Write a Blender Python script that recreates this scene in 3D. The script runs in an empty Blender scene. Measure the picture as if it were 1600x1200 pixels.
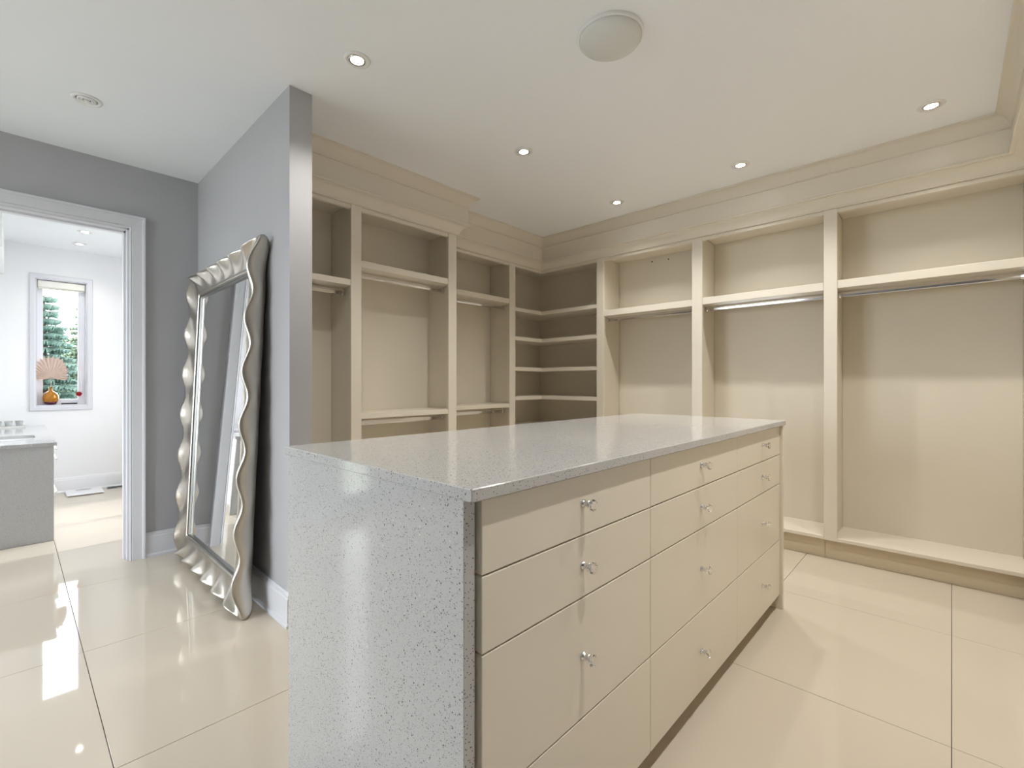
import bpy, bmesh, math, random
from mathutils import Vector, Matrix
random.seed(7)
SC = bpy.context.scene
COL = SC.collection
PI = math.pi

# ------------------------------------------------------------------ camera
H = 2.48                       # ceiling height
cam = bpy.data.cameras.new('camera'); camo = bpy.data.objects.new('camera', cam); COL.objects.link(camo)
cam.sensor_width = 36.0; cam.lens = 732.0 / 1600.0 * 36.0
cam.shift_y = -0.5 / 1600.0; cam.clip_start = 0.02
camo.location = (0, 0, 1.11); camo.rotation_euler = (PI / 2, 0, math.radians(43.18))
SC.camera = camo

# ------------------------------------------------------------------ world, exposure
SC.view_settings.view_transform = 'Standard'; SC.view_settings.look = 'None'
SC.view_settings.gamma = 1.0; SC.view_settings.use_curve_mapping = False
SC.view_settings.exposure = 0.21
SC.cycles.max_bounces = 14; SC.cycles.diffuse_bounces = 8; SC.cycles.transparent_max_bounces = 16
world = bpy.data.worlds.new('sky'); SC.world = world; world.use_nodes = True
bg = world.node_tree.nodes['Background']; bg.inputs[0].default_value = (0.95, 0.968, 1.0, 1); bg.inputs[1].default_value = 9.8
LAMP_W = 35.0                  # closet downlights
AISLE_W = 49.0                 # downlights over the aisle right of the island
BATH_W = 11.0                  # bathroom downlights
LAMP_C = (1.0, 0.965, 0.905)

sun = bpy.data.lights.new('sun', 'SUN'); sun.energy = 1.9; sun.angle = math.radians(2.5); sun.color = (1, .985, .96)
suno = bpy.data.objects.new('sun', sun); COL.objects.link(suno); suno.location = (-5, 12, 12); suno.rotation_euler = (math.radians(-48), 0, math.radians(6))
def portal(name, loc, rot, sx, sy):
    l = bpy.data.lights.new(name, 'AREA'); l.shape = 'RECTANGLE'; l.size = sx; l.size_y = sy
    l.cycles.is_portal = True
    o = bpy.data.objects.new(name, l); COL.objects.link(o); o.location = loc; o.rotation_euler = rot
    return o
portal('daylight_portal', (-2.8, -2.36, 1.22), (PI / 2, 0, 0), 1.7, 2.3)          # rear window, faces +Y
portal('daylight_portal', (-6.66, .345, 1.5), (PI / 2, 0, -PI / 2), .38, 1.3)    # bathroom window, faces +X
portal('daylight_portal', (-5.2, 1.78, 1.5), (PI / 2, 0, PI), 1.6, 1.3)          # second bathroom window, faces -Y
portal('daylight_portal', (-3.84, -.99, 1.1), (PI / 2, 0, -PI / 2), .3, 2.0)     # narrow window beside the door

# ------------------------------------------------------------------ materials
def srgb(r, g, b):
    f = lambda c: ((c / 255 + .055) / 1.055) ** 2.4 if c > 10 else c / 255 / 12.92
    return (f(r), f(g), f(b), 1)
def mat(name, col, rough=.5, metal=0.0, noise=0.0, nscale=8.0, bump=0.0, bscale=200.0, coat=0.0, trans=0.0, ior=1.45, emit=None, estr=0, spec=None):
    m = bpy.data.materials.new(name); m.use_nodes = True
    nt = m.node_tree; p = nt.nodes['Principled BSDF']
    p.inputs['Base Color'].default_value = col; p.inputs['Roughness'].default_value = rough
    p.inputs['Metallic'].default_value = metal; p.inputs['IOR'].default_value = ior
    p.inputs['Transmission Weight'].default_value = trans; p.inputs['Coat Weight'].default_value = coat
    if spec is not None: p.inputs['Specular IOR Level'].default_value = spec
    if emit: p.inputs['Emission Color'].default_value = emit; p.inputs['Emission Strength'].default_value = estr
    if noise or bump:
        tc = nt.nodes.new('ShaderNodeTexCoord')
    if noise:
        n = nt.nodes.new('ShaderNodeTexNoise'); n.inputs['Scale'].default_value = nscale; n.inputs['Detail'].default_value = 4
        nt.links.new(tc.outputs['Object'], n.inputs['Vector'])
        mx = nt.nodes.new('ShaderNodeMix'); mx.data_type = 'RGBA'
        c0 = tuple(max(0, c * (1 - noise)) for c in col[:3]) + (1,); c1 = tuple(min(1, c * (1 + noise)) for c in col[:3]) + (1,)
        mx.inputs['A'].default_value = c0; mx.inputs['B'].default_value = c1
        nt.links.new(n.outputs['Fac'], mx.inputs['Factor']); nt.links.new(mx.outputs['Result'], p.inputs['Base Color'])
    if bump:
        n = nt.nodes.new('ShaderNodeTexNoise'); n.inputs['Scale'].default_value = bscale
        nt.links.new(tc.outputs['Object'], n.inputs['Vector'])
        b = nt.nodes.new('ShaderNodeBump'); b.inputs['Strength'].default_value = bump; b.inputs['Distance'].default_value = .002
        nt.links.new(n.outputs['Fac'], b.inputs['Height']); nt.links.new(b.outputs['Normal'], p.inputs['Normal'])
    return m

M = {}
M['cream'] = mat('cream_paint', srgb(222, 215, 202), .32, noise=.02, nscale=3)
M['linen'] = mat('linen_panel', srgb(220, 213, 199), .6, noise=.04, nscale=2.2, bump=.15, bscale=350)
M['drawer'] = mat('drawer_lacquer', srgb(226, 218, 203), .3, noise=.015, nscale=4)
M['ceiling'] = mat('ceiling_paint', srgb(240, 243, 248), .55, noise=.01, nscale=2)
M['grey'] = mat('grey_wall_paint', srgb(176, 176, 180), .5, noise=.02, nscale=4, bump=.05, bscale=250)
M['white'] = mat('white_wall_paint', srgb(238, 238, 240), .6, noise=.01, nscale=3)
M['trim'] = mat('white_trim_paint', srgb(214, 215, 221), .3, noise=.01, nscale=3)
M['grout'] = mat('grout', srgb(92, 84, 74), .8, noise=.1, nscale=30)
M['tile'] = mat('porcelain_tile', srgb(204, 194, 179), .035, noise=.02, nscale=1.3)
M['chrome'] = mat('chrome', (.82, .82, .84, 1), .09, 1.0)
M['silver'] = mat('silver_leaf', srgb(194, 188, 179), .3, 1.0, noise=.25, nscale=7, bump=.25, bscale=40)
M['silver2'] = mat('polished_silver', srgb(150, 150, 148), .28, 1.0)
M['tumbler'] = mat('tumbler_glass', srgb(235, 238, 236), .12, trans=.55)
M['mirror'] = mat('mirror_glass', (.9, .91, .91, 1), .01, 1.0)
M['black'] = mat('black_board', (.02, .02, .02, 1), .7)
M['dark'] = mat('dark_metal', (.03, .03, .035, 1), .4, .6)
M['toe'] = mat('toe_kick_paint', srgb(212, 200, 176), .45, noise=.04, nscale=3)
M['crystal'] = mat('crystal', (1, 1, 1, 1), .02, 0, trans=1.0, ior=1.55)
M['fixture'] = mat('fixture_enamel', srgb(232, 232, 232), .35)
M['dome'] = mat('frosted_dome', srgb(214, 216, 214), .25)
M['lens'] = mat('lamp_lens', (1, 1, 1, 1), .4, emit=(1, .96, .88, 1), estr=30)
M['pane'] = None
M['trunk'] = mat('bark', srgb(92, 74, 58), .9, noise=.3, nscale=12)
M['needle'] = mat('spruce_needles', srgb(74, 96, 88), .8, noise=.35, nscale=5)
M['needle2'] = mat('spruce_needles_pale', srgb(92, 108, 88), .8, noise=.35, nscale=5)
M['lawn'] = mat('lawn', srgb(132, 134, 122), .95, noise=.3, nscale=3)
M['blind'] = mat('blind_fabric', srgb(232, 231, 222), .8, bump=.1, bscale=300)
M['amber'] = mat('amber_glass', srgb(176, 118, 40), .06, .35, noise=.2, nscale=14)
M['violet'] = mat('violet_glaze', srgb(74, 30, 66), .08, .3, noise=.7, nscale=30)
M['palm'] = mat('dried_palm', srgb(206, 184, 172), .85, noise=.12, nscale=30)
M['red'] = mat('red_glass', srgb(170, 14, 34), .25)
M['porc'] = mat('sink_porcelain', srgb(240, 241, 242), .12)
M['scale'] = mat('scale_top', srgb(236, 236, 238), .2)
M['vinyl'] = mat('window_vinyl', srgb(232, 232, 240), .35)
M['pull'] = mat('bright_pull', srgb(240, 240, 236), .2, .3)

m = bpy.data.materials.new('clear_pane'); m.use_nodes = True; nt = m.node_tree; nt.nodes.clear()
out = nt.nodes.new('ShaderNodeOutputMaterial'); tr = nt.nodes.new('ShaderNodeBsdfTransparent'); gl = nt.nodes.new('ShaderNodeBsdfGlossy')
gl.inputs['Roughness'].default_value = .01; fr = nt.nodes.new('ShaderNodeFresnel'); fr.inputs[0].default_value = 1.25
tr.inputs[0].default_value = (.95, .97, .97, 1)
mx = nt.nodes.new('ShaderNodeMixShader'); nt.links.new(fr.outputs[0], mx.inputs[0]); nt.links.new(tr.outputs[0], mx.inputs[1]); nt.links.new(gl.outputs[0], mx.inputs[2])
nt.links.new(mx.outputs[0], out.inputs[0]); M['pane'] = m

def quartz(name, base, dark, amount):
    m = bpy.data.materials.new(name); m.use_nodes = True; nt = m.node_tree; p = nt.nodes['Principled BSDF']
    tc = nt.nodes.new('ShaderNodeTexCoord')
    prev = None
    def layer(scale, rad, keep, col, prev):
        v = nt.nodes.new('ShaderNodeTexVoronoi'); v.inputs['Scale'].default_value = scale
        nt.links.new(tc.outputs['Object'], v.inputs['Vector'])
        a = nt.nodes.new('ShaderNodeMath'); a.operation = 'LESS_THAN'; a.inputs[1].default_value = rad
        nt.links.new(v.outputs['Distance'], a.inputs[0])
        sx = nt.nodes.new('ShaderNodeSeparateColor'); nt.links.new(v.outputs['Color'], sx.inputs[0])
        b = nt.nodes.new('ShaderNodeMath'); b.operation = 'LESS_THAN'; b.inputs[1].default_value = keep
        nt.links.new(sx.outputs[0], b.inputs[0])
        c = nt.nodes.new('ShaderNodeMath'); c.operation = 'MULTIPLY'
        nt.links.new(a.outputs[0], c.inputs[0]); nt.links.new(b.outputs[0], c.inputs[1])
        mx = nt.nodes.new('ShaderNodeMix'); mx.data_type = 'RGBA'; mx.inputs['B'].default_value = col
        nt.links.new(c.outputs[0], mx.inputs['Factor'])
        if prev is None: mx.inputs['A'].default_value = base
        else: nt.links.new(prev, mx.inputs['A'])
        return mx.outputs['Result']
    mid = tuple(.5 * (base[i] + dark[i]) for i in range(3)) + (1,)
    lite = tuple(min(1, base[i] * 1.25) for i in range(3)) + (1,)
    prev = layer(420, .40, .22 * amount, mid, prev)
    prev = layer(260, .30, .16 * amount, dark, prev)
    prev = layer(150, .25, .10 * amount, dark, prev)
    prev = layer(75, .16, .10, lite, prev)
    nt.links.new(prev, p.inputs['Base Color']); p.inputs['Roughness'].default_value = .09
    return m
M['quartz'] = quartz('speckled_quartz', srgb(191, 191, 191), srgb(78, 75, 70), 1.0)

# ------------------------------------------------------------------ object helpers
WO = {}
def setp(o, label=None, cat=None, group=None, kind=None):
    if label: o['label'] = label
    if cat: o['category'] = cat
    if group: o['group'] = group
    if kind: o['kind'] = kind
    return o
def root(name, loc, label=None, cat=None, group=None, kind=None):
    o = bpy.data.objects.new(name, None); o.empty_display_size = .05; COL.objects.link(o); o.location = loc
    WO[o] = Vector(loc); return setp(o, label, cat, group, kind)
def geo(name, V, F, material, parent=None, smooth=False, org=None):
    V = [Vector(v) for v in V]
    if org is None:
        lo = Vector([min(v[i] for v in V) for i in range(3)]); hi = Vector([max(v[i] for v in V) for i in range(3)])
        org = Vector(((lo.x + hi.x) / 2, (lo.y + hi.y) / 2, lo.z))
    org = Vector(org)
    me = bpy.data.meshes.new(name); me.from_pydata([v - org for v in V], [], F); me.update()
    bm = bmesh.new(); bm.from_mesh(me); bmesh.ops.recalc_face_normals(bm, faces=bm.faces[:]); bm.to_mesh(me); bm.free()
    me.materials.append(material)
    if smooth:
        for p in me.polygons: p.use_smooth = True
    o = bpy.data.objects.new(name, me); COL.objects.link(o); WO[o] = org
    if parent is not None: o.parent = parent; o.location = org - WO[parent]
    else: o.location = org
    return o
def boxg(b, bev=0.0):
    x0, x1, y0, y1, z0, z1 = b
    V = [(x0, y0, z0), (x1, y0, z0), (x1, y1, z0), (x0, y1, z0), (x0, y0, z1), (x1, y0, z1), (x1, y1, z1), (x0, y1, z1)]
    F = [(0, 3, 2, 1), (4, 5, 6, 7), (0, 1, 5, 4), (1, 2, 6, 5), (2, 3, 7, 6), (3, 0, 4, 7)]
    if bev <= 0: return V, F
    bm = bmesh.new(); vs = [bm.verts.new(v) for v in V]
    for f in F: bm.faces.new([vs[i] for i in f])
    bmesh.ops.bevel(bm, geom=bm.edges[:], offset=bev, segments=1, affect='EDGES', profile=.5)
    bm.verts.index_update()
    V = [tuple(v.co) for v in bm.verts]; F = [[v.index for v in f.verts] for f in bm.faces]; bm.free()
    return V, F
def join(*gs):
    V = []; F = []
    for v, f in gs:
        n = len(V); V += list(v); F += [[i + n for i in q] for q in f]
    return V, F
def box(name, b, material, parent=None, bev=.0015, **k):
    b = (min(b[0], b[1]), max(b[0], b[1]), min(b[2], b[3]), max(b[2], b[3]), min(b[4], b[5]), max(b[4], b[5]))
    return geo(name, *boxg(b, bev), material, parent, **k)
def boxes(name, bs, material, parent=None, bev=0, **k):
    return geo(name, *join(*[boxg(b, bev) for b in bs]), material, parent, **k)
def lathe(prof, c, axis='z', seg=32, cap=True):
    """prof: (radius, along). axis z / x / y (points along +axis from c)"""
    V = []; F = []
    for r, h in prof:
        for k in range(seg):
            a = 2 * PI * k / seg; p, q = r * math.cos(a), r * math.sin(a)
            V.append({'z': (c[0] + p, c[1] + q, c[2] + h), 'x': (c[0] + h, c[1] + p, c[2] + q), 'y': (c[0] + p, c[1] + h, c[2] + q)}[axis])
    n = len(prof)
    for i in range(n - 1):
        for k in range(seg):
            k2 = (k + 1) % seg; F.append((i * seg + k, i * seg + k2, (i + 1) * seg + k2, (i + 1) * seg + k))
    if cap:
        F.append([k for k in range(seg)][::-1]); F.append([(n - 1) * seg + k for k in range(seg)])
    return V, F
def sweep(path, prof, close_ends=True):
    """prof: (offset to the right of the path, z) closed loop; mitred plan path"""
    n = len(path); pr = []
    P = [Vector(p) for p in path]
    for i in range(n):
        d0 = (P[i] - P[i - 1]).normalized() if i > 0 else (P[1] - P[0]).normalized()
        d1 = (P[i + 1] - P[i]).normalized() if i < n - 1 else d0
        n0 = Vector((d0.y, -d0.x)); n1 = Vector((d1.y, -d1.x))
        pr.append((n0 + n1) / (1 + n0.dot(n1)))
    V = []; F = []; m_ = len(prof)
    for i in range(n):
        for o, z in prof:
            q = P[i] + pr[i] * o; V.append((q.x, q.y, z))
    for i in range(n - 1):
        for k in range(m_):
            k2 = (k + 1) % m_; F.append((i * m_ + k, i * m_ + k2, (i + 1) * m_ + k2, (i + 1) * m_ + k))
    if close_ends: F.append(list(range(m_))); F.append([(n - 1) * m_ + k for k in range(m_)][::-1])
    return V, F
def tube(pts, r, seg=8):
    V = []; F = []; P = [Vector(p) for p in pts]
    for i, p in enumerate(P):
        d = (P[min(i + 1, len(P) - 1)] - P[max(i - 1, 0)]).normalized()
        u = d.cross(Vector((0, 0, 1)) if abs(d.z) < .9 else Vector((1, 0, 0))).normalized(); v = d.cross(u)
        rr = r[i] if isinstance(r, (list, tuple)) else r
        for k in range(seg):
            a = 2 * PI * k / seg; q = p + u * math.cos(a) * rr + v * math.sin(a) * rr; V.append(tuple(q))
    for i in range(len(P) - 1):
        for k in range(seg):
            k2 = (k + 1) % seg; F.append((i * seg + k, i * seg + k2, (i + 1) * seg + k2, (i + 1) * seg + k))
    F.append(list(range(seg))[::-1]); F.append([(len(P) - 1) * seg + k for k in range(seg)])
    return V, F
ST = 'structure'

# ------------------------------------------------------------------ plan
XD, XDB = -3.76, -3.88          # door wall: closet face, bathroom face
YP0, YP1, XP = .868, .972, -2.213   # partition faces and free end
XF, XC, YF, XR = -2.665, -2.905, 3.515, .285   # cabinet front planes: left deep, left set back, far, right
DL, DR = .30, .33               # cabinet depths
YREAR, XRW, XBF = -2.3, .64, -6.6
YBF, YBV = 1.72, -.42           # bathroom side walls

# floor: a grout bed and every tile on it
floor = boxes('floor', [(XDB, XRW + .12, YREAR - .12, 4.0, -.05, -.006), (XBF - .12, XDB, YBV - .12, YBF + .12, -.05, -.006)], M['grout']); setp(floor, 'pale cream polished porcelain tile floor with thin dark joints', 'floor', kind=ST)
TX = [XBF - .02, -5.99, -5.14, -4.29, -3.46, -2.615, -1.757, -.69, 0.0, XRW + .02]
TY = [YREAR - .02, -1.55, -.675, .20, 1.08, 1.96, 2.83, 3.7, 3.98]
cache = {}
for i in range(len(TX) - 1):
    for j in range(len(TY) - 1):
        w, d = round(TX[i + 1] - TX[i] - .0022, 4), round(TY[j + 1] - TY[j] - .0022, 4)
        cx, cy = (TX[i] + TX[i + 1]) / 2, (TY[j] + TY[j + 1]) / 2
        if TX[i + 1] < XDB and (TY[j] > YBF or TY[j + 1] < YBV): continue
        if (w, d) not in cache:
            o = geo('tile', *boxg((cx - w / 2, cx + w / 2, cy - d / 2, cy + d / 2, -.008, 0), .0006), M['tile'], floor, org=(cx, cy, -.008))
            cache[(w, d)] = o
        else:
            o = cache[(w, d)].copy(); COL.objects.link(o); o.parent = floor; WO[o] = Vector((cx, cy, -.008)); o.location = WO[o] - WO[floor]
# ceiling
setp(boxes('ceiling', [(XDB, XRW + .12, YREAR - .12, 4.0, H, H + .1), (XBF - .12, XDB, YBV - .12, YBF + .12, H, H + .1)], M['ceiling']), 'smooth white painted ceiling', 'ceiling', kind=ST)

# walls
def wall_x(name, x0, x1, ya, yb, holes, material, label):
    """wall of constant x; holes (y0,y1,z0,z1), sorted by y"""
    bs = []; y = ya
    for (h0, h1, z0, z1) in holes:
        bs.append((x0, x1, y, h0, 0, H))
        if z0 > 0: bs.append((x0, x1, h0, h1, 0, z0))
        if z1 < H: bs.append((x0, x1, h0, h1, z1, H))
        y = h1
    bs.append((x0, x1, y, yb, 0, H))
    return setp(boxes(name, bs, material), label, 'wall', kind=ST)
def wall_y(name, y0, y1, xa, xb, holes, material, label):
    bs = []; x = xa
    for (h0, h1, z0, z1) in holes:
        bs.append((x, h0, y0, y1, 0, H))
        if z0 > 0: bs.append((h0, h1, y0, y1, 0, z0))
        if z1 < H: bs.append((h0, h1, y0, y1, z1, H))
        x = h1
    bs.append((x, xb, y0, y1, 0, H))
    return setp(boxes(name, bs, material), label, 'wall', kind=ST)
DY0, DY1, DZ = -.42, .503, 2.087      # doorway
W2 = (-1.14, -.84, .12, 2.1)
wl = wall_x('wall_left', XDB + .005, XD, YREAR, 3.95, [W2, (DY0, DY1, 0, DZ)], M['grey'], 'dark grey painted wall around the bathroom doorway')
wall_x('wall_bathroom_near', XDB - .005, XDB + .005, YBV, YBF, [(DY0, DY1, 0, DZ)], M['white'], 'white bathroom side of the doorway wall')
setp(box('wall_center', (XD, XP, YP0, YP1, 0, H), M['grey'], bev=0), 'grey painted partition stub the tall mirror leans on', 'wall', kind=ST)
wall_y('wall_rear', YREAR - .12, YREAR, XDB, XRW, [(-3.65, -1.95, .08, 2.38)], M['grey'], 'grey wall with a wide window opposite the wardrobe')
wall_y('wall_far', 3.86, 3.98, XDB, XRW, [], M['linen'], 'wall behind the far open wardrobe bays')
wall_x('wall_right', XRW, XRW + .12, YREAR, 3.98, [], M['grey'], 'grey wall at the right of the dressing room')
WB = (.155, .53, .885, 2.155)
wall_x('wall_bathroom_far', XBF - .12, XBF, YBV, YBF, [WB], M['white'], 'white bathroom wall with the narrow window')
wall_y('wall_bathroom_side', YBF, YBF + .12, XBF - .12, XDB, [(-6.0, -4.4, .85, 2.2)], M['white'], 'white bathroom side wall with a wide window')
wall_y('wall_bathroom_vanity', YBV - .12, YBV, XBF - .12, XDB, [], M['white'], 'white bathroom wall behind the vanity')
setp(box('wall_bathroom_bulkhead', (XBF, -5.3, YBV, -.055, 2.16, H), M['white']), 'white boxed bulkhead under the bathroom ceiling above the vanity', 'wall', kind=ST)

# baseboards
BBP = [(0, 0), (.024, 0), (.024, .012), (.016, .022), (.016, .128), (.013, .132), (.013, .142), (.008, .146), (.006, .154), (0, .154)]
def baseboard(name, path, label, m_='trim'): return setp(geo(name, *sweep(path, BBP), M[m_]), label, 'baseboard', kind=ST)
baseboard('baseboard_left', [(XD, DY1 + .077), (XD, YP0), (XP, YP0), (XP, YP1)], 'white moulded baseboard along the grey walls behind the mirror')
baseboard('baseboard_left', [(XD, YREAR), (XD, DY0 - .077)], 'white moulded baseboard on the grey wall left of the doorway')
baseboard('baseboard_rear', [(XRW, YREAR), (XD, YREAR)], 'white moulded baseboard under the wide rear window')
baseboard('baseboard_bathroom', [(XBF, .215), (XBF, YBF), (XDB - .005, YBF), (XDB - .005, DY1 + .077)], 'white baseboard around the bathroom wall under the window', 'white')

# door casing and jamb
door = root('door_1', (XD, .04, 0), 'white moulded door frame around the bathroom doorway', 'door frame', kind=ST)
def frame_sweep_x(x, sgn, y0, y1, z1, prof, z0=0.0, closed=False):
    """casing around an opening on a constant-x wall; prof (offset outward from the opening edge, projection)"""
    V = []; F = []; m_ = len(prof)
    cs = [(y1, z0, 1, 0), (y1, z1, 1, 1), (y0, z1, -1, 1), (y0, z0, -1, 0)]
    if closed: cs = [(y1, z0, 1, -1), (y1, z1, 1, 1), (y0, z1, -1, 1), (y0, z0, -1, -1)]
    for (y, z, a, b) in cs:
        for o, pj in prof: V.append((x + sgn * pj, y + a * o, z + b * o))
    for i in range(4 if closed else 3):
        j = (i + 1) % 4
        for k in range(m_):
            k2 = (k + 1) % m_; F.append((i * m_ + k, i * m_ + k2, j * m_ + k2, j * m_ + k))
    if not closed: F.append(list(range(m_))); F.append([3 * m_ + k for k in range(m_)])
    return V, F
CAS = [(-.004, 0), (-.004, .009), (.003, .013), (.007, .009), (.011, .014), (.016, .014), (.060, .017), (.062, .026), (.072, .028), (.077, .022), (.077, 0)]
geo('casing', *frame_sweep_x(XD, 1, DY0, DY1, DZ, CAS), M['trim'], door)
geo('casing', *frame_sweep_x(XDB - .005, -1, DY0, DY1, DZ, CAS), M['trim'], door)
for b in ((XDB - .004, XD - .001, DY1 - .014, DY1 + .002, 0, DZ), (XDB - .004, XD - .001, DY0 - .002, DY0 + .014, 0, DZ), (XDB - .004, XD - .001, DY0, DY1, DZ - .014, DZ + .002)):
    box('jamb', b, M['trim'], door)
box('door_stop', (XDB + .03, XDB + .07, DY1 - .026, DY1 - .012, 0, DZ), M['trim'], door)
box('door_stop', (XDB + .03, XDB + .07, DY0 + .012, DY0 + .026, 0, DZ), M['trim'], door)
box('door_stop', (XDB + .03, XDB + .07, DY0 + .012, DY1 - .012, DZ - .026, DZ - .012), M['trim'], door)

# windows
WTR = [(0, 0), (0, .012), (.012, .016), (.04, .016), (.046, .010), (.046, 0)]
win = root('window_1', (XBF, .34, .885), 'narrow white framed bathroom window looking out on spruces', 'window', kind=ST)
geo('window_trim', *frame_sweep_x(XBF, 1, WB[0], WB[1], WB[3], WTR, WB[2], True), M['trim'], win)
for b in ((XBF - .12, XBF, WB[0], WB[0] + .008, WB[2], WB[3]), (XBF - .12, XBF, WB[1] - .008, WB[1], WB[2], WB[3]), (XBF - .12, XBF, WB[0], WB[1], WB[3] - .008, WB[3])):
    box('reveal', b, M['trim'], win)
box('window_sill', (XBF - .12, XBF + .006, WB[0], WB[1], WB[2], WB[2] + .012), M['trim'], win)
a0, a1, c0, c1 = WB[0] + .008, WB[1] - .008, WB[2] + .012, WB[3] - .008
sash = boxes('sash', [(XBF - .115, XBF - .07, a0, a0 + .045, c0, c1), (XBF - .115, XBF - .07, a1 - .055, a1, c0, c1), (XBF - .115, XBF - .07, a0 + .045, a1 - .055, c0, c0 + .055), (XBF - .115, XBF - .07, a0 + .045, a1 - .055, c1 - .05, c1)], M['vinyl'], win, bev=.003)
box('pane', (XBF - .096, XBF - .090, a0 + .043, a1 - .053, c0 + .053, c1 - .048), M['pane'], win, bev=0)
cr = box('crank_base', (XBF - .07, XBF - .045, .34, .46, c0, c0 + .014), M['dark'], win)
box('latch', (XBF - .07, XBF - .055, a1 - .03, a1 - .018, 1.02, 1.14), M['vinyl'], win)

def simple_window_y(name, y, xa, xb, z0, z1, nx, label, sgn):
    w = root(name, ((xa + xb) / 2, y, z0), label, 'window', kind=ST)
    d0, d1 = (y - .09, y - .04) if sgn > 0 else (y + .04, y + .09)
    boxes('window_frame', [(xa, xb, d0, d1, z0, z0 + .06), (xa, xb, d0, d1, z1 - .06, z1), (xa, xa + .06, d0, d1, z0 + .06, z1 - .06), (xb - .06, xb, d0, d1, z0 + .06, z1 - .06)], M['vinyl'], w, bev=.003)
    for k in range(1, nx):
        x = xa + (xb - xa) * k / nx; box('mullion', (x - .03, x + .03, d0, d1, z0 + .06, z1 - .06), M['vinyl'], w)
    for k in range(nx):
        p0 = xa + (xb - xa) * k / nx; p1 = xa + (xb - xa) * (k + 1) / nx
        box('pane', (p0 + (.058 if k == 0 else .028), p1 - (.058 if k == nx - 1 else .028), (d0 + d1) / 2 - .003, (d0 + d1) / 2 + .003, z0 + .058, z1 - .058), M['pane'], w, bev=0)
    s0, s1 = (y - .12, y + .03) if sgn > 0 else (y - .03, y + .12)
    box('window_sill', (xa, xb, s0, s1, z0 - .001, z0 + .02), M['trim'], w)
    tb = []
    t0, t1 = (y, y + .016) if sgn > 0 else (y - .016, y)
    for b in ((xa - .06, xa, t0, t1, z0 - .06, z1 + .06), (xb, xb + .06, t0, t1, z0 - .06, z1 + .06), (xa, xb, t0, t1, z1, z1 + .06), (xa, xb, t0, t1, z0 - .06, z0)): tb.append(b)
    boxes('window_trim', tb, M['trim'], w, bev=.002)
    return w
simple_window_y('window_2', YREAR, -3.65, -1.95, .08, 2.38, 2, 'floor-length two-light window in the rear wall of the dressing room', 1)
simple_window_y('window_3', YBF, -6.0, -4.4, .85, 2.2, 2, 'two-light window in the bathroom side wall', -1)
w4 = root('window_4', (XD, -.99, .12), 'narrow tall window left of the bathroom doorway', 'window', kind=ST)
geo('window_trim', *frame_sweep_x(XD, 1, W2[0], W2[1], W2[3], WTR, W2[2], True), M['trim'], w4)
boxes('sash', [(XDB + .02, XDB + .06, W2[0], W2[0] + .03, W2[2], W2[3]), (XDB + .02, XDB + .06, W2[1] - .03, W2[1], W2[2], W2[3]), (XDB + .02, XDB + .06, W2[0] + .03, W2[1] - .03, W2[2], W2[2] + .04), (XDB + .02, XDB + .06, W2[0] + .03, W2[1] - .03, W2[3] - .04, W2[3])], M['vinyl'], w4, bev=.003)
box('pane', (XDB + .037, XDB + .043, W2[0] + .028, W2[1] - .028, W2[2] + .038, W2[3] - .038), M['pane'], w4, bev=0)

# crown moulding: cavetto, flat frieze, cavetto
def cove(o0, z0, o1, z1, n=7):
    return [(o0 + (o1 - o0) * (.55 * (1 - math.cos(a)) + .45 * math.sin(a)), z0 + (z1 - z0) * math.sin(a)) for a in [PI / 2 * k / n for k in range(n + 1)]]
CROWN = [(-.02, 2.204), (.006, 2.204), (.012, 2.208), (.012, 2.214)] + cove(.014, 2.216, .056, 2.266) + [(.057, 2.270), (.073, 2.271), (.075, 2.274), (.075, 2.281), (.071, 2.284), (.061, 2.285),
         (.061, 2.402), (.071, 2.404), (.071, 2.409), (.066, 2.412)] + cove(.066, 2.412, .116, 2.468) + [(.123, 2.470), (.123, H - .0005), (-.02, H - .0005)]
YS = 2.243
setp(geo('trim_1', *sweep([(XF, YP1), (XF, YS), (XC, YS), (XC, YF), (XR, YF), (XR, 1.25)], CROWN), M['cream']), 'cream crown moulding with a flat frieze stepping along the wardrobe tops', 'crown moulding', kind=ST)

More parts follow.
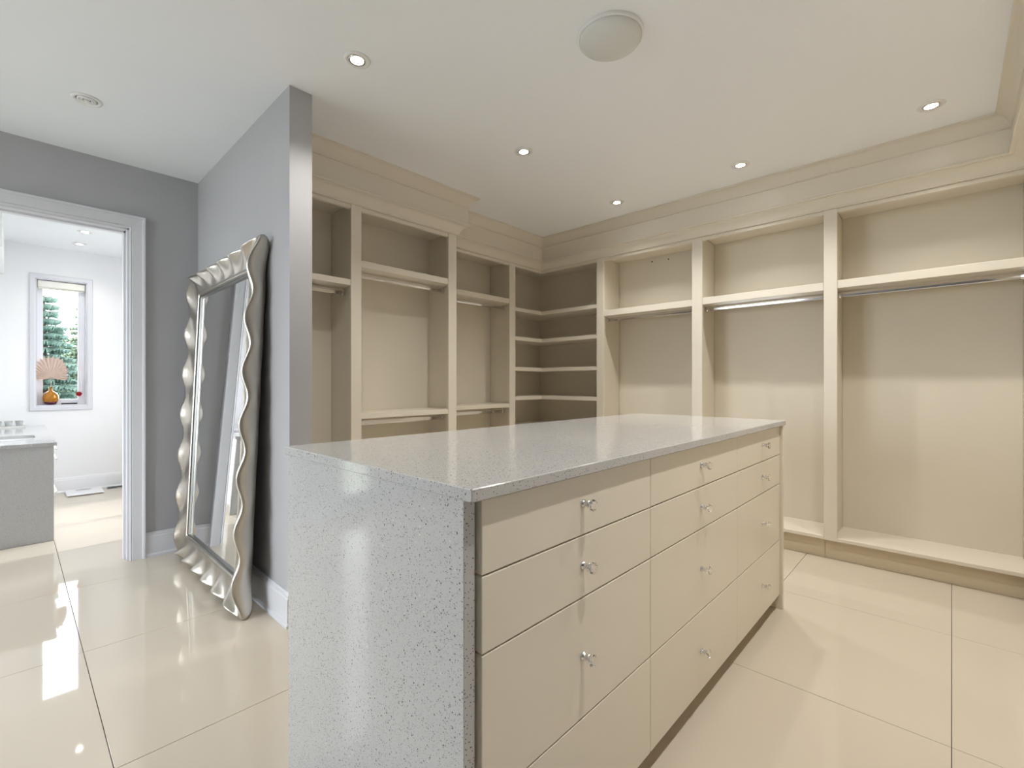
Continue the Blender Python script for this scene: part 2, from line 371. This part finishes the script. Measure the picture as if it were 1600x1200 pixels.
# ------------------------------------------------------------------ wardrobe bays
GB = 'open wardrobe bays around the dressing room'
def mapper(kind, front):
    if kind == 'far': return lambda s0, s1, d0, d1, z0, z1: (s0, s1, front + d0, front + d1, z0, z1)
    if kind == 'left': return lambda s0, s1, d0, d1, z0, z1: (front - d1, front - d0, s0, s1, z0, z1)
    return lambda s0, s1, d0, d1, z0, z1: (front + d0, front + d1, s0, s1, z0, z1)
TOPZ, BASEZ = 2.19, .145
def rod(parent, mp, kind, s0, s1, d, z):
    """oval chrome rod, brackets as sub-parts"""
    n = 16; pts = []
    for k in range(n):
        a = 2 * PI * k / n; pts.append((.0075 * math.copysign(abs(math.cos(a)) ** .35, math.cos(a)), .016 * math.copysign(abs(math.sin(a)) ** .75, math.sin(a))))
    def P(s, dd, zz):
        b = mp(s, s, dd, dd, zz, zz); return (b[0], b[2], b[4])
    V = [P(s, d + q[0], z + q[1]) for s in (s0 + .004, s1 - .004) for q in pts]
    F = [(k, (k + 1) % n, n + (k + 1) % n, n + k) for k in range(n)] + [list(range(n))[::-1], list(range(n, 2 * n))]
    r = geo('hanging_rod', V, F, M['chrome'], parent, smooth=False)
    for s, e in ((s0, s0 + .022), (s1, s1 - .022)):
        bp = []
        for k in range(n):
            a = 2 * PI * k / n; bp.append((.0125 * math.cos(a), .022 * math.sin(a)))
        V = [P(q_, d + q[0], z + q[1]) for q_ in (s, (s + e) / 2) for q in bp] + [P(e, d + q[0] * .8, z + q[1] * .85) for q in bp]
        F = [(k + i * n, (k + 1) % n + i * n, n + (k + 1) % n + i * n, n + k + i * n) for i in (0, 1) for k in range(n)] + [list(range(n))[::-1], list(range(2 * n, 3 * n))]
        geo('rod_bracket', V, F, M['chrome'], r)
def bay(name, label, kind, front, depth, s0, s1, panels, stiles, shelves, rods, base=True, cuts=None):
    mp = mapper(kind, front)
    c = mp((s0 + s1) / 2, (s0 + s1) / 2, depth / 2, depth / 2, 0, 0)
    t = root(name, (c[0], c[2], 0), label, 'wardrobe', GB)
    box('back_panel', mp(s0, s1, depth, depth + .012, .02, 2.238), M['linen'], t, bev=0)
    for p0, p1 in panels: box('side_panel', mp(p0, p1, .02, depth, BASEZ - .022, 2.222), M['linen'], t)
    for p0, p1 in stiles: box('stile', mp(p0, p1, 0, .022, BASEZ - .022, 2.204), M['cream'], t, bev=.002)
    box('top_panel', mp(s0, s1, .0215, depth, 2.222, 2.238), M['cream'], t)
    box('header_strip', mp(s0, s1, .006, .0195, 2.180, 2.2035), M['cream'], t); box('header_back', mp(s0, s1, .0215, .034, 2.180, 2.222), M['cream'], t)
    for zt, th in shelves: box('shelf', mp(s0 + .0005, s1 - .0005, .006, depth, zt - th, zt), M['cream'], t)
    for z, d in rods: rod(t, mp, kind, s0, s1, d, z)
    box('base_shelf', mp(s0, s1, .003, depth, BASEZ - .022, BASEZ), M['cream'], t)
    ext = [q for pp in panels for q in pp] + [s0, s1]
    box('toe_kick', mp(min(ext), max(ext), .045, .062, 0, BASEZ - .022), M['toe'], t)
    return t
bay('wardrobe_bay', 'cream wardrobe bay half hidden behind the grey partition, one high shelf and rod', 'left', XF, DL, YP1 + .002, 1.43,
    [(1.431, 1.459)], [(1.409, 1.479)], [(1.746, .036)], [(1.682, .12)])
bay('wardrobe_bay', 'cream double-hang wardrobe bay at the stepped end of the crown, right of the partition', 'left', XF, DL, 1.4795, 2.217,
    [(2.218, 2.242)], [(2.167, YS)], [(1.875, .042), (.925, .034)], [(1.808, .12), (.858, .12)])
bay('wardrobe_bay', 'narrow set-back double-hang wardrobe bay left of the corner shelves', 'left', XC, DL, YS + .003, 3.114,
    [(3.115, 3.141)], [(3.065, 3.142)], [(1.877, .042), (.93, .034)], [(1.808, .12), (.858, .12)])
bE = bay('wardrobe_bay', 'cream wardrobe bay with one shelf and rod right of the corner shelves', 'far', YF, DR, -2.243, -1.4335,
    [(-2.279, -2.244)], [(-2.279, -2.207)], [(1.747, .05)], [(1.682, .14)])
bay('wardrobe_bay', 'wide cream wardrobe bay with rod, second from right on the far wall', 'far', YF, DR, -1.385, -.5915,
    [(-1.4325, -1.386)], [(-1.433, -1.356)], [(1.751, .05)], [(1.682, .14)])
bay('wardrobe_bay', 'widest cream wardrobe bay with long chrome rod at the far right', 'far', YF, DR, -.539, .29,
    [(-.5905, -.540), (.291, .31)], [(-.591, -.52)], [(1.755, .05)], [(1.682, .14)])
for hx, hz in ((-1.919, 2.181), (-1.769, 2.177)):
    geo('screw_hole', *lathe([(.006, 0), (.006, -.002), (.003, -.003)], (hx, YF + DR, hz), 'y', 10), M['dark'], bE)
# corner shelving
t = root('corner_shelving', (-2.9, 3.5, 0), 'cream corner shelving unit of L-shaped shelves where the two wardrobe runs meet', 'shelving', GB)
xb, yb = XC - DL, YF + DR
box('back_panel', (xb - .012, xb, 3.142, yb + .012, .02, 2.238), M['linen'], t, bev=0)
box('back_panel', (xb, -2.28, yb, yb + .012, .02, 2.238), M['linen'], t, bev=0)
def lshape(z0, z1, e):
    P = [(XC - e, 3.143), (XC - e, YF + e), (-2.28, YF + e), (-2.28, yb), (xb, yb), (xb, 3.143)]
    V = [(x, y, z) for z in (z0, z1) for x, y in P]; n = 6
    F = [list(range(n))[::-1], list(range(n, 2 * n))] + [(k, (k + 1) % n, n + (k + 1) % n, n + k) for k in range(n)]
    return V, F
for zt in (1.812, 1.545, 1.264, .994, .724, .454):
    geo('shelf', *lshape(zt - .035, zt, .006), M['cream'], t)
geo('top_panel', *lshape(2.222, 2.238, .0215), M['cream'], t)
geo('header_strip', *join(boxg((XC - .0195, XC - .006, 3.143, YF + .0195, 2.180, 2.2035)), boxg((XC - .006, -2.28, YF + .006, YF + .0195, 2.180, 2.2035))), M['cream'], t)
geo('header_back', *join(boxg((XC - .034, XC - .0215, 3.143, YF + .034, 2.180, 2.222)), boxg((XC - .0215, -2.28, YF + .0215, YF + .034, 2.180, 2.222))), M['cream'], t)
geo('base_shelf', *lshape(BASEZ - .022, BASEZ, .003), M['cream'], t)
geo('toe_kick', *join(boxg((XC - .062, XC - .045, 3.143, YF + .062, 0, BASEZ - .022)), boxg((XC - .045, -2.28, YF + .045, YF + .062, 0, BASEZ - .022))), M['toe'], t)
# right run
mp = 'right'
bay('wardrobe_bay', 'cream wardrobe bay on the right wall next to the far corner', 'right', XR, DR, 2.42, 3.45, [(2.39, 2.418), (3.452, 3.48)], [(2.37, 2.44), (3.44, 3.514)], [(1.751, .05)], [(1.682, .14)])
bay('wardrobe_bay', 'cream wardrobe bay at the near end of the right wall', 'right', XR, DR, 1.29, 2.3695, [(1.25, 1.288)], [(1.25, 1.32)], [(1.751, .05)], [(1.682, .14)])

# ------------------------------------------------------------------ island
IX0, IX1, IY0, IY1 = -1.405, -.598, .537, 2.617      # slab
ZT, TH = .929, .0235
top = box('island_countertop', (IX0, IX1, IY0, IY1, ZT - TH, ZT), M['quartz'], bev=.002)
setp(top, 'thick speckled off-white quartz slab topping the island', 'countertop')
XDR = -.617                                          # drawer front plane
isl = root('island_cabinet', (-1.0, 1.58, 0), 'cream island cabinet of twelve drawers with crystal knobs and a quartz end panel', 'island')
zt = ZT - TH
box('quartz_end_panel', (-1.398, -.628, .545, .572, 0, zt), M['quartz'], isl, bev=.0015)['label'] = 'speckled grey-white quartz waterfall panel'
box('end_panel', (-1.395, XDR + .012, 2.588, 2.606, 0, zt), M['drawer'], isl)
box('back_panel', (-1.395, -1.375, .572, 2.588, .0, zt), M['drawer'], isl)
box('carcass', (-1.374, XDR - .024, .574, 2.586, .085, zt - .004), M['toe'], isl, bev=0)
box('toe_kick', (-.70, -.684, .574, 2.587, 0, .084), M['toe'], isl)
rows = [.762, .619, .343, .072]
ups = [zt - .004, .762, .619, .343]
cols = [(.577, 1.226), (1.226, 1.956), (1.956, 2.587)]
KY = [.895, 1.592, 2.29]; KZ = [.836, .694, .486, .208]
def knob(parent, x, y, z, s=1.0):
    geo('knob_stem', *lathe([(.0098, 0), (.0098, .003), (.0070, .005), (.0062, .010), (.0074, .013), (.0094, .016), (.0094, .018), (.004, .020)], (x, y, z), 'x', 16), M['chrome'], parent, smooth=True)
    geo('knob_crystal', *lathe([(.003, .019), (.0095, .0215), (.0135, .026), (.0138, .029), (.010, .0345), (.0055, .0365)], (x, y, z), 'x', 8), M['crystal'], parent)
for ci, (y0, y1) in enumerate(cols):
    for ri in range(4):
        dr = box('drawer', (XDR - .020, XDR, y0 + .0014, y1 - .0014, rows[ri] + .0018, ups[ri] - .0018), M['drawer'], isl, bev=.0012)
        knob(dr, XDR, KY[ci], KZ[ri])

# ------------------------------------------------------------------ leaning mirror
def build_mirror():
    a, b = .46, .757              # half size of the opening
    W, AC = .115, .022
    lean = math.atan2(.080, 1.80)
    yb0 = .782
    r = root('floor_mirror', (-3.03, yb0, 0), 'tall mirror with ruffled antique silver frame leaning on the grey partition', 'mirror')
    cz = b + W + .030 + .012   # centre above the bottom
    # local: x, -w (towards the room is -Y), v
    ts = [0, .06, .10, .14, .22, .32, .43, .55, .67, .78, .88, .95, 1.0]
    def w_of(t):
        pts = [(0, .040), (.06, .049), (.10, .049), (.14, .044), (.32, .048), (.6, .058), (.85, .073), (.95, .0795), (1, .079)]
        for (t0, w0), (t1, w1) in zip(pts, pts[1:]):
            if t <= t1: return w0 + (w1 - w0) * (t - t0) / (t1 - t0)
        return pts[-1][1]
    def side(n, half, other, A, B):
        out = []; EAR = .030 - B
        NS = n * 16
        for k in range(NS + 1):
            u = k / NS; c = math.cos(2 * PI * n * u)
            e = math.exp(-(u * 2 * half / .06) ** 2) + math.exp(-((1 - u) * 2 * half / .06) ** 2)
            row = [((2 * u - 1) * half, other, .026)]
            for t in ts:
                amp = max(0, (t - .15) / .85)
                o = W * t + (B * c + EAR * e) * amp ** 1.6; oc = W * t + (B + EAR) * amp ** 1.6
                row.append(((2 * u - 1) * (half + oc), other + o, w_of(t) - (A * c + (AC - A) * e) * amp ** 1.3))
            o1 = W + B * c + EAR * e; oc = W + B + EAR; ed = .079 - A * c - (AC - A) * e
            for (do, fw) in ((.004, .975), (.008, .91), (.0115, .78), (.012, .58), (.005, .28), (-.012, 0)):
                q = 1 if fw > .3 else .6
                row.append(((2 * u - 1) * (half + oc + do), other + W + (o1 - W) * q + (oc - W) * (1 - q) * e + do, ed * fw))
            out.append(row)
        return out
    V = []; F = []
    def add(grid, f):
        n0 = len(V); m_ = len(grid[0])
        for row in grid:
            for p in row: V.append(f(*p))
        for i in range(len(grid) - 1):
            for k in range(m_ - 1): F.append((n0 + i * m_ + k, n0 + (i + 1) * m_ + k, n0 + (i + 1) * m_ + k + 1, n0 + i * m_ + k + 1))
    hs = side(6, a, b, .022, .012); vs = side(7, b, a, .0135, .006)
    add(hs, lambda p, q, w: (p, -w, cz + q)); add(hs, lambda p, q, w: (p, -w, cz - q))
    add(vs, lambda p, q, w: (q, -w, cz + p)); add(vs, lambda p, q, w: (-q, -w, cz + p))
    def local(name, V, F, material, smooth=False):
        o = geo(name, V, F, material, None, smooth, org=(0, 0, 0)); o.parent = r; o.location = (0, 0, 0); WO[o] = Vector((0, 0, 0)); return o
    f = local('frame', V, F, M['silver'], True)
    bm = bmesh.new(); bm.from_mesh(f.data); bmesh.ops.remove_doubles(bm, verts=bm.verts[:], dist=.0004); bmesh.ops.recalc_face_normals(bm, faces=bm.faces[:]); bm.to_mesh(f.data); bm.free()
    for p in f.data.polygons: p.use_smooth = True
    # inner lip
    e = .022
    prof = [(0, .026), (0, .041), (.004, .043), (.007, .036), (.012, .036), (.015, .039), (e, .030), (e, .026)]
    V2 = []; F2 = []; m_ = len(prof)
    for sx, sz in ((1, -1), (1, 1), (-1, 1), (-1, -1)):
        for o, w in prof: V2.append((sx * (a + .001 - o), -w, cz + sz * (b + .001 - o)))
    for i in range(4):
        j = (i + 1) % 4
        for k in range(m_):
            k2 = (k + 1) % m_; F2.append((i * m_ + k, i * m_ + k2, j * m_ + k2, j * m_ + k))
    local('inner_lip', V2, F2, M['silver2'])
    g = join(boxg((-a + .002, a - .002, -.029, -.024, cz - b + .002, cz + b - .002), 0))
    local('mirror_glass', *g, M['mirror'])
    local('back_board', *boxg((-a - .1, a + .1, -.022, -.002, cz - b - .1, cz + b + .1), .002), M['black'])
    r.rotation_euler = (-lean, 0, 0)
    return r
build_mirror()

# ------------------------------------------------------------------ ceiling fixtures
def downlight(x, y, label, lit=True, watts=LAMP_W, group='lit recessed downlights'):
    t = root('recessed_downlight' if lit else 'ceiling_fixture', (x, y, H), label, 'ceiling light', group)
    z = H
    geo('trim_ring', *lathe([(.036, -.0005), (.037, -.004), (.046, -.006), (.052, -.005), (.0545, -.0005)], (x, y, z), 'z', 36, cap=False), M['fixture'], t, smooth=True)
    if lit:
        geo('gimbal_ring', *lathe([(.026, -.0006), (.027, -.0055), (.033, -.0065), (.0355, -.003), (.0355, -.0006)], (x, y, z), 'z', 32, cap=False), M['chrome'], t, smooth=True)
        geo('lens', *lathe([(.0262, -.001), (.0262, -.0035), (.02, -.0045), (.002, -.005)], (x, y, z), 'z', 28), M['lens'], t, smooth=True)
        l = bpy.data.lights.new('lamp', 'SPOT'); l.energy = watts; l.color = LAMP_C; l.spot_size = math.radians(125); l.spot_blend = 1.0; l.shadow_soft_size = .022
        lo = bpy.data.objects.new('lamp', l); COL.objects.link(lo); lo.parent = t; lo.location = (0, 0, -.03)
    return t
downlight(-1.834, .997, 'lit recessed downlight nearest the grey partition, top of the photo')
downlight(-1.84, 2.062, 'lit recessed downlight over the left wardrobe where its crown steps')
downlight(-1.843, 3.122, 'small lit recessed downlight nearest the corner shelves')
downlight(-.964, 3.117, 'lit recessed downlight in the middle of the far wardrobe run')
downlight(-.073, 3.096, 'lit recessed downlight at the far right near the crown corner')
for x, y, lb in ((-.073, 2.06, 'lit recessed downlight over the right wardrobe run'), (-.073, .99, 'lit recessed downlight over the near right end of the island')):
    downlight(x, y, lb, True, AISLE_W)
# unlit stepped fixture
t = root('ceiling_vent', (-3.041, .244, H), 'round white stepped ceiling vent near the grey walls', 'ceiling vent')
geo('outer_ring', *lathe([(.040, -.0005), (.041, -.004), (.050, -.007), (.0575, -.004), (.0585, -.0005)], (-3.041, .244, H), 'z', 36, cap=False), M['fixture'], t, smooth=True)
for r0 in (.030, .019):
    geo('diffuser_ring', *lathe([(r0 - .003, -.0005), (r0 - .002, -.006), (r0 + .003, -.009), (r0 + .0065, -.006), (r0 + .007, -.0005)], (-3.041, .244, H), 'z', 32, cap=False), M['fixture'], t, smooth=True)
geo('diffuser_cone', *lathe([(.011, -.0005), (.011, -.006), (.008, -.012), (.002, -.013)], (-3.041, .244, H), 'z', 24), M['fixture'], t, smooth=True)
box('backing', (-3.08, -3.002, .205, .283, H - .0012, H - .0002), M['dark'], t, bev=0)
# dome over the island
t = root('ceiling_dome', (-.98, 1.61, H), 'shallow grey-white glass dome on the ceiling above the island', 'ceiling light')
geo('rim', *lathe([(.128, -.0005), (.129, -.010), (.124, -.014), (.118, -.012)], (-.98, 1.61, H), 'z', 48, cap=False), M['fixture'], t, smooth=True)
geo('glass_dome', *lathe([(.121, -.010)] + [(.121 * math.cos(a), -.012 - .038 * math.sin(a)) for a in [PI / 2 * k / 9 for k in range(1, 9)]] + [(.004, -.050)], (-.98, 1.61, H), 'z', 48), M['dome'], t, smooth=True)
# bathroom downlights; the last two are unseen, added to brighten the room
for x, y, lb in ((-5.695, .446, 'nearer of two lit downlights seen through the doorway'), (-6.231, .446, 'farther of two lit downlights seen through the doorway'),
                 (-4.6, .0, 'added unseen bathroom downlight above the vanity end'), (-5.0, 1.15, 'added unseen bathroom downlight by its side window')):
    downlight(x, y, lb, True, BATH_W, 'lit bathroom downlights')

# ------------------------------------------------------------------ bathroom contents
VX0, VX1, VYF, VZ = XBF + .002, -4.635, .2, .672
van = root('vanity_cabinet', ((VX0 + VX1) / 2, -.1, 0), 'grey-white quartz-ended bathroom vanity under the white counter', 'vanity')
box('quartz_end_panel', (VX1 - .022, VX1, YBV + .002, VYF, 0, VZ), M['quartz'], van)
box('carcass', (VX0, VX1 - .022, YBV + .002, VYF - .03, .08, VZ - .1), M['white'], van, bev=0)
box('toe_kick', (VX0, VX1 - .022, .08, .1, 0, .08), M['white'], van)
nv = 3
for c in range(nv):
    xa = VX0 + (VX1 - .022 - VX0) * c / nv + .002; xb_ = VX0 + (VX1 - .022 - VX0) * (c + 1) / nv - .002
    for za, zb in ((.60, VZ - .004), (.36, .596), (.085, .356)):
        d = box('drawer', (xa, xb_, VYF - .03, VYF - .01, za, zb), M['white'], van)
        zc = zb - .035
        geo('bar_pull', *join(tube([(xa + .1, VYF + .018, zc), (xb_ - .1, VYF + .018, zc)], .006), tube([(xa + .13, VYF - .012, zc), (xa + .13, VYF + .018, zc)], .004), tube([(xb_ - .13, VYF - .012, zc), (xb_ - .13, VYF + .018, zc)], .004)), M['pull'], d)
# counter with a sink cut-out
SX0, SX1, SY0, SY1 = -5.42, -4.98, -.26, .12
ct = boxes('vanity_counter', [(VX0, SX0, YBV + .002, VYF + .015, VZ, VZ + .023), (SX1, VX1 + .015, YBV + .002, VYF + .015, VZ, VZ + .023), (SX0, SX1, YBV + .002, SY0, VZ, VZ + .023), (SX0, SX1, SY1, VYF + .015, VZ, VZ + .023)], M['quartz'])
setp(ct, 'white polished counter with a sink cut-out on the bathroom vanity', 'countertop')
bs = root('sink_basin', ((SX0 + SX1) / 2, -.07, VZ - .09), 'white rectangular undermount sink in the vanity counter', 'sink')
boxes('bowl', [(SX0 - .01, SX0, SY0, SY1, VZ - .09, VZ), (SX1, SX1 + .01, SY0, SY1, VZ - .09, VZ), (SX0 - .01, SX1 + .01, SY0 - .01, SY0, VZ - .09, VZ), (SX0 - .01, SX1 + .01, SY1, SY1 + .01, VZ - .09, VZ), (SX0, SX1, SY0, SY1, VZ - .1, VZ - .088)], M['porc'], bs)
geo('drain', *lathe([(.022, 0), (.022, .003), (.012, .004)], (-5.2, -.07, VZ - .088), 'z', 20), M['chrome'], bs)
fx, fz = -5.2, VZ + .023
fa = root('faucet', (fx, -.33, fz), 'dark curved faucet behind the vanity sink', 'faucet')
geo('body', *lathe([(.024, 0), (.024, .006), (.015, .012), (.013, .10)], (fx, -.33, fz), 'z', 20), M['dark'], fa)
geo('spout', *tube([(fx, -.33, fz + .09)] + [(fx, -.33 + .08 - .08 * math.cos(a), fz + .11 + .07 * math.sin(a)) for a in [PI * k / 8 for k in range(0, 8)]] + [(fx, -.17, fz + .10)], .010), M['dark'], fa, smooth=True)
geo('lever', *tube([(fx + .012, -.33, fz + .07), (fx + .07, -.33, fz + .09)], .005), M['dark'], fa)
# tumblers on a tray by the window wall
tz = VZ + .023
tray = root('tray', (-6.5, .0, tz), 'low glass tray of tumblers at the end of the vanity counter', 'tray')
boxes('tray_base', [(-6.57, -6.43, -.22, .085, tz, tz + .006)], M['pull'], tray)
boxes('tray_rim', [(-6.57, -6.562, -.22, .085, tz + .006, tz + .016), (-6.438, -6.43, -.22, .085, tz + .006, tz + .016), (-6.562, -6.438, -.22, -.212, tz + .006, tz + .016), (-6.562, -6.438, .077, .085, tz + .006, tz + .016)], M['pull'], tray)
tl = ('rightmost clear tumbler on the vanity tray', 'clear tumbler in the middle of the vanity tray', 'clear tumbler left of the middle on the vanity tray', 'leftmost clear tumbler on the vanity tray')
for k in range(4):
    yy = .042 - .07 * k
    setp(geo('tumbler', *lathe([(.020, 0), (.028, .055), (.0255, .055), (.018, .008), (.002, .008)], (-6.5, yy, tz + .0062), 'z', 20), M['tumbler'], smooth=True), tl[k], 'glass', 'tumblers on the vanity tray')
# roller blind
t = root('roller_blind', (XBF - .03, .34, 2.07), 'rolled-up off-white roller blind at the window head', 'blind')
box('cassette', (XBF - .066, XBF - .012, WB[0] + .012, WB[1] - .012, 2.075, 2.143), M['blind'], t, bev=.006)
box('bottom_bar', (XBF - .045, XBF - .030, WB[0] + .016, WB[1] - .016, 2.060, 2.075), M['blind'], t, bev=.003)
# vase and palm fan on the sill
vx, vy, vz = XBF - .03, .262, WB[2] + .012
VS = 1.5
vp = [(q * VS * .86, h_ * VS) for q, h_ in [(.020, 0), (.030, .003), (.0395, .018), (.046, .038), (.047, .052), (.044, .066), (.034, .080), (.020, .089), (.012, .094), (.0095, .104), (.0115, .117), (.0135, .120), (.010, .119), (.007, .110)]]
va = root('bud_vase', (vx, vy, vz), 'round amber glass bud vase on the bathroom window sill', 'vase')
geo('body', *lathe([p for p in vp if p[1] >= .018 * VS], (vx, vy, vz), 'z', 32, cap=True), M['amber'], va, smooth=True)
geo('dark_base', *lathe([p for p in vp if p[1] <= .019 * VS], (vx, vy, vz), 'z', 32), M['violet'], va, smooth=True)
pf = root('palm_fan', (vx, vy, vz + .17), 'dried blush palm fan standing in the amber vase', 'dried leaf')
geo('stem', *tube([(vx, vy, vz + .14), (vx, vy + .003, vz + .28)], .0022, 6), M['palm'], pf)
bx, by, bz = vx + .03, vy + .003, vz + .265
nb = 22
for k in range(nb):
    an = math.radians(-98 + 196 * (k + .5) / nb); hw = math.radians(196 / nb) * .56
    L = .125 + .115 * max(0, math.cos(an)) ** 2.6 + random.uniform(-.006, .006)
    d = lambda q, l, off: (bx + off, by + math.sin(q) * l, bz + math.cos(q) * l)
    V = [d(an, .004, 0), d(an - hw, L * .86, .005), d(an, L * .9, -.006), d(an + hw, L * .86, .005), d(an, L, 0)]
    V2 = [(x + .0012, y, z) for x, y, z in V]
    F = [(0, 1, 2), (0, 2, 3), (1, 4, 2), (2, 4, 3), (5, 7, 6), (5, 8, 7), (6, 7, 9), (7, 8, 9), (0, 5, 6, 1), (1, 6, 9, 4), (4, 9, 8, 3), (3, 8, 5, 0)]
    geo('leaf_blade', V, F, M['palm'], pf) if False else geo('leaf_blade', V + V2, F, M['palm'], pf)
# red rosette on the window frame
rx, ry, rz = XBF - .066, a1 - .048, 1.003
t = root('rosette', (rx, ry, rz), 'small round red rosette on the window frame', 'ornament')
geo('heart', *lathe([(.006, .0), (.012, .004), (.011, .012), (.004, .016)], (rx, ry, rz), 'x', 12), M['red'], t, smooth=True)
for k in range(6):
    a = 2 * PI * k / 6
    geo('petal', *lathe([(.003, .0), (.0105, .003), (.011, .008), (.005, .012)], (rx - .002, ry + .014 * math.cos(a), rz + .014 * math.sin(a)), 'x', 8), M['red'], t, smooth=True)
# bathroom scale and floor register
t = root('bathroom_scale', (-6.43, .5, 0), 'flat white bathroom scale on the tiles below the window', 'scale')
box('platform', (-6.57, -6.28, .36, .64, .005, .020), M['scale'], t, bev=.005)
for px, py in ((-6.53, .39), (-6.53, .61), (-6.33, .39), (-6.33, .61)):
    geo('foot', *lathe([(.014, 0), (.014, .0055)], (px, py, 0), 'z', 14), M['dark'], t)
box('display', (-6.55, -6.505, .44, .56, .0195, .0208), M['silver2'], t, bev=0)
t = root('floor_register', (-6.52, .79, 0), 'dark slotted floor register beside the bathroom scale', 'floor vent')
boxes('register_frame', [(-6.57, -6.562, .68, .94, .0, .006), (-6.478, -6.47, .68, .94, 0, .006), (-6.562, -6.478, .68, .688, 0, .006), (-6.562, -6.478, .932, .94, 0, .006)], M['silver2'], t)
box('well', (-6.562, -6.478, .688, .932, .0003, .0012), M['dark'], t, bev=0)
for k in range(14):
    y = .697 + k * .0175; box('slat', (-6.562, -6.478, y, y + .006, .0012, .0055), M['dark'], t, bev=0)

# ------------------------------------------------------------------ outside
setp(box('ground', (-60, 40, -45, 45, -3.2, -3.0), M['lawn'], bev=0), 'green lawn below the windows', 'lawn', kind=ST)
def spruce(x, y, h, r, seed, label, matn):
    rnd = random.Random(seed); t = root('spruce_tree', (x, y, -3.0), label, 'tree', 'spruces outside the bathroom window')
    geo('trunk', *tube([(x, y, -3.0), (x, y, -3 + h * .5), (x, y, -3 + h * .985)], [.14, .08, .012], 8), M['trunk'], t, smooth=True)
    V = []; F = []
    n = int(h * 8)
    for i in range(n):
        f = i / n; z0 = -3 + .3 + (h - .3) * f ** .95; R = r * (1 - f) ** .8 + .08
        nb = int(7 + 9 * (1 - f)); ph = rnd.random() * 6
        for k in range(nb):
            a = ph + 2 * PI * k / nb + rnd.uniform(-.15, .15); L = R * rnd.uniform(.75, 1.1); dr = rnd.uniform(.12, .35)
            ca, sa = math.cos(a), math.sin(a)
            m_ = 7
            for q in range(m_):                      # needle sprays left and right of the branch
                s = (q + .6) / m_; px, py, pz = x + ca * L * s, y + sa * L * s, z0 - dr * L * s * s + .12 * L * s ** 3
                for sd in (-1, 1):
                    wl_ = L * (.34 * (1 - s) + .10); b = a + sd * rnd.uniform(.6, 1.0)
                    qx, qy, qz = px + math.cos(b) * wl_, py + math.sin(b) * wl_, pz - .12 * wl_ - rnd.uniform(0, .05)
                    n0 = len(V); e = .05 + .03 * (1 - s)
                    V += [(px - ca * e, py - sa * e, pz), (px + ca * e, py + sa * e, pz + .01), (qx, qy, qz), ((px + qx) / 2, (py + qy) / 2, (pz + qz) / 2 - e)]
                    F += [(n0, n0 + 1, n0 + 2), (n0, n0 + 3, n0 + 2), (n0 + 1, n0 + 2, n0 + 3), (n0, n0 + 1, n0 + 3)]
    me = bpy.data.meshes.new('foliage'); me.from_pydata([Vector(v) - WO[t] for v in V], [], F); me.materials.append(M[matn])
    o = bpy.data.objects.new('foliage', me); COL.objects.link(o); o.parent = t; o['kind'] = 'stuff'; WO[o] = WO[t]
spruce(-10.5, .34, 5.6, 1.0, 3, 'blue-green spruce at the left of the bathroom window view', 'needle')
spruce(-14.6, 1.35, 6.6, 1.6, 5, 'olive green spruce at the right of the bathroom window view', 'needle2')
spruce(-19.8, .85, 5.9, 2.0, 9, 'spruce standing behind and between the two nearer ones', 'needle')
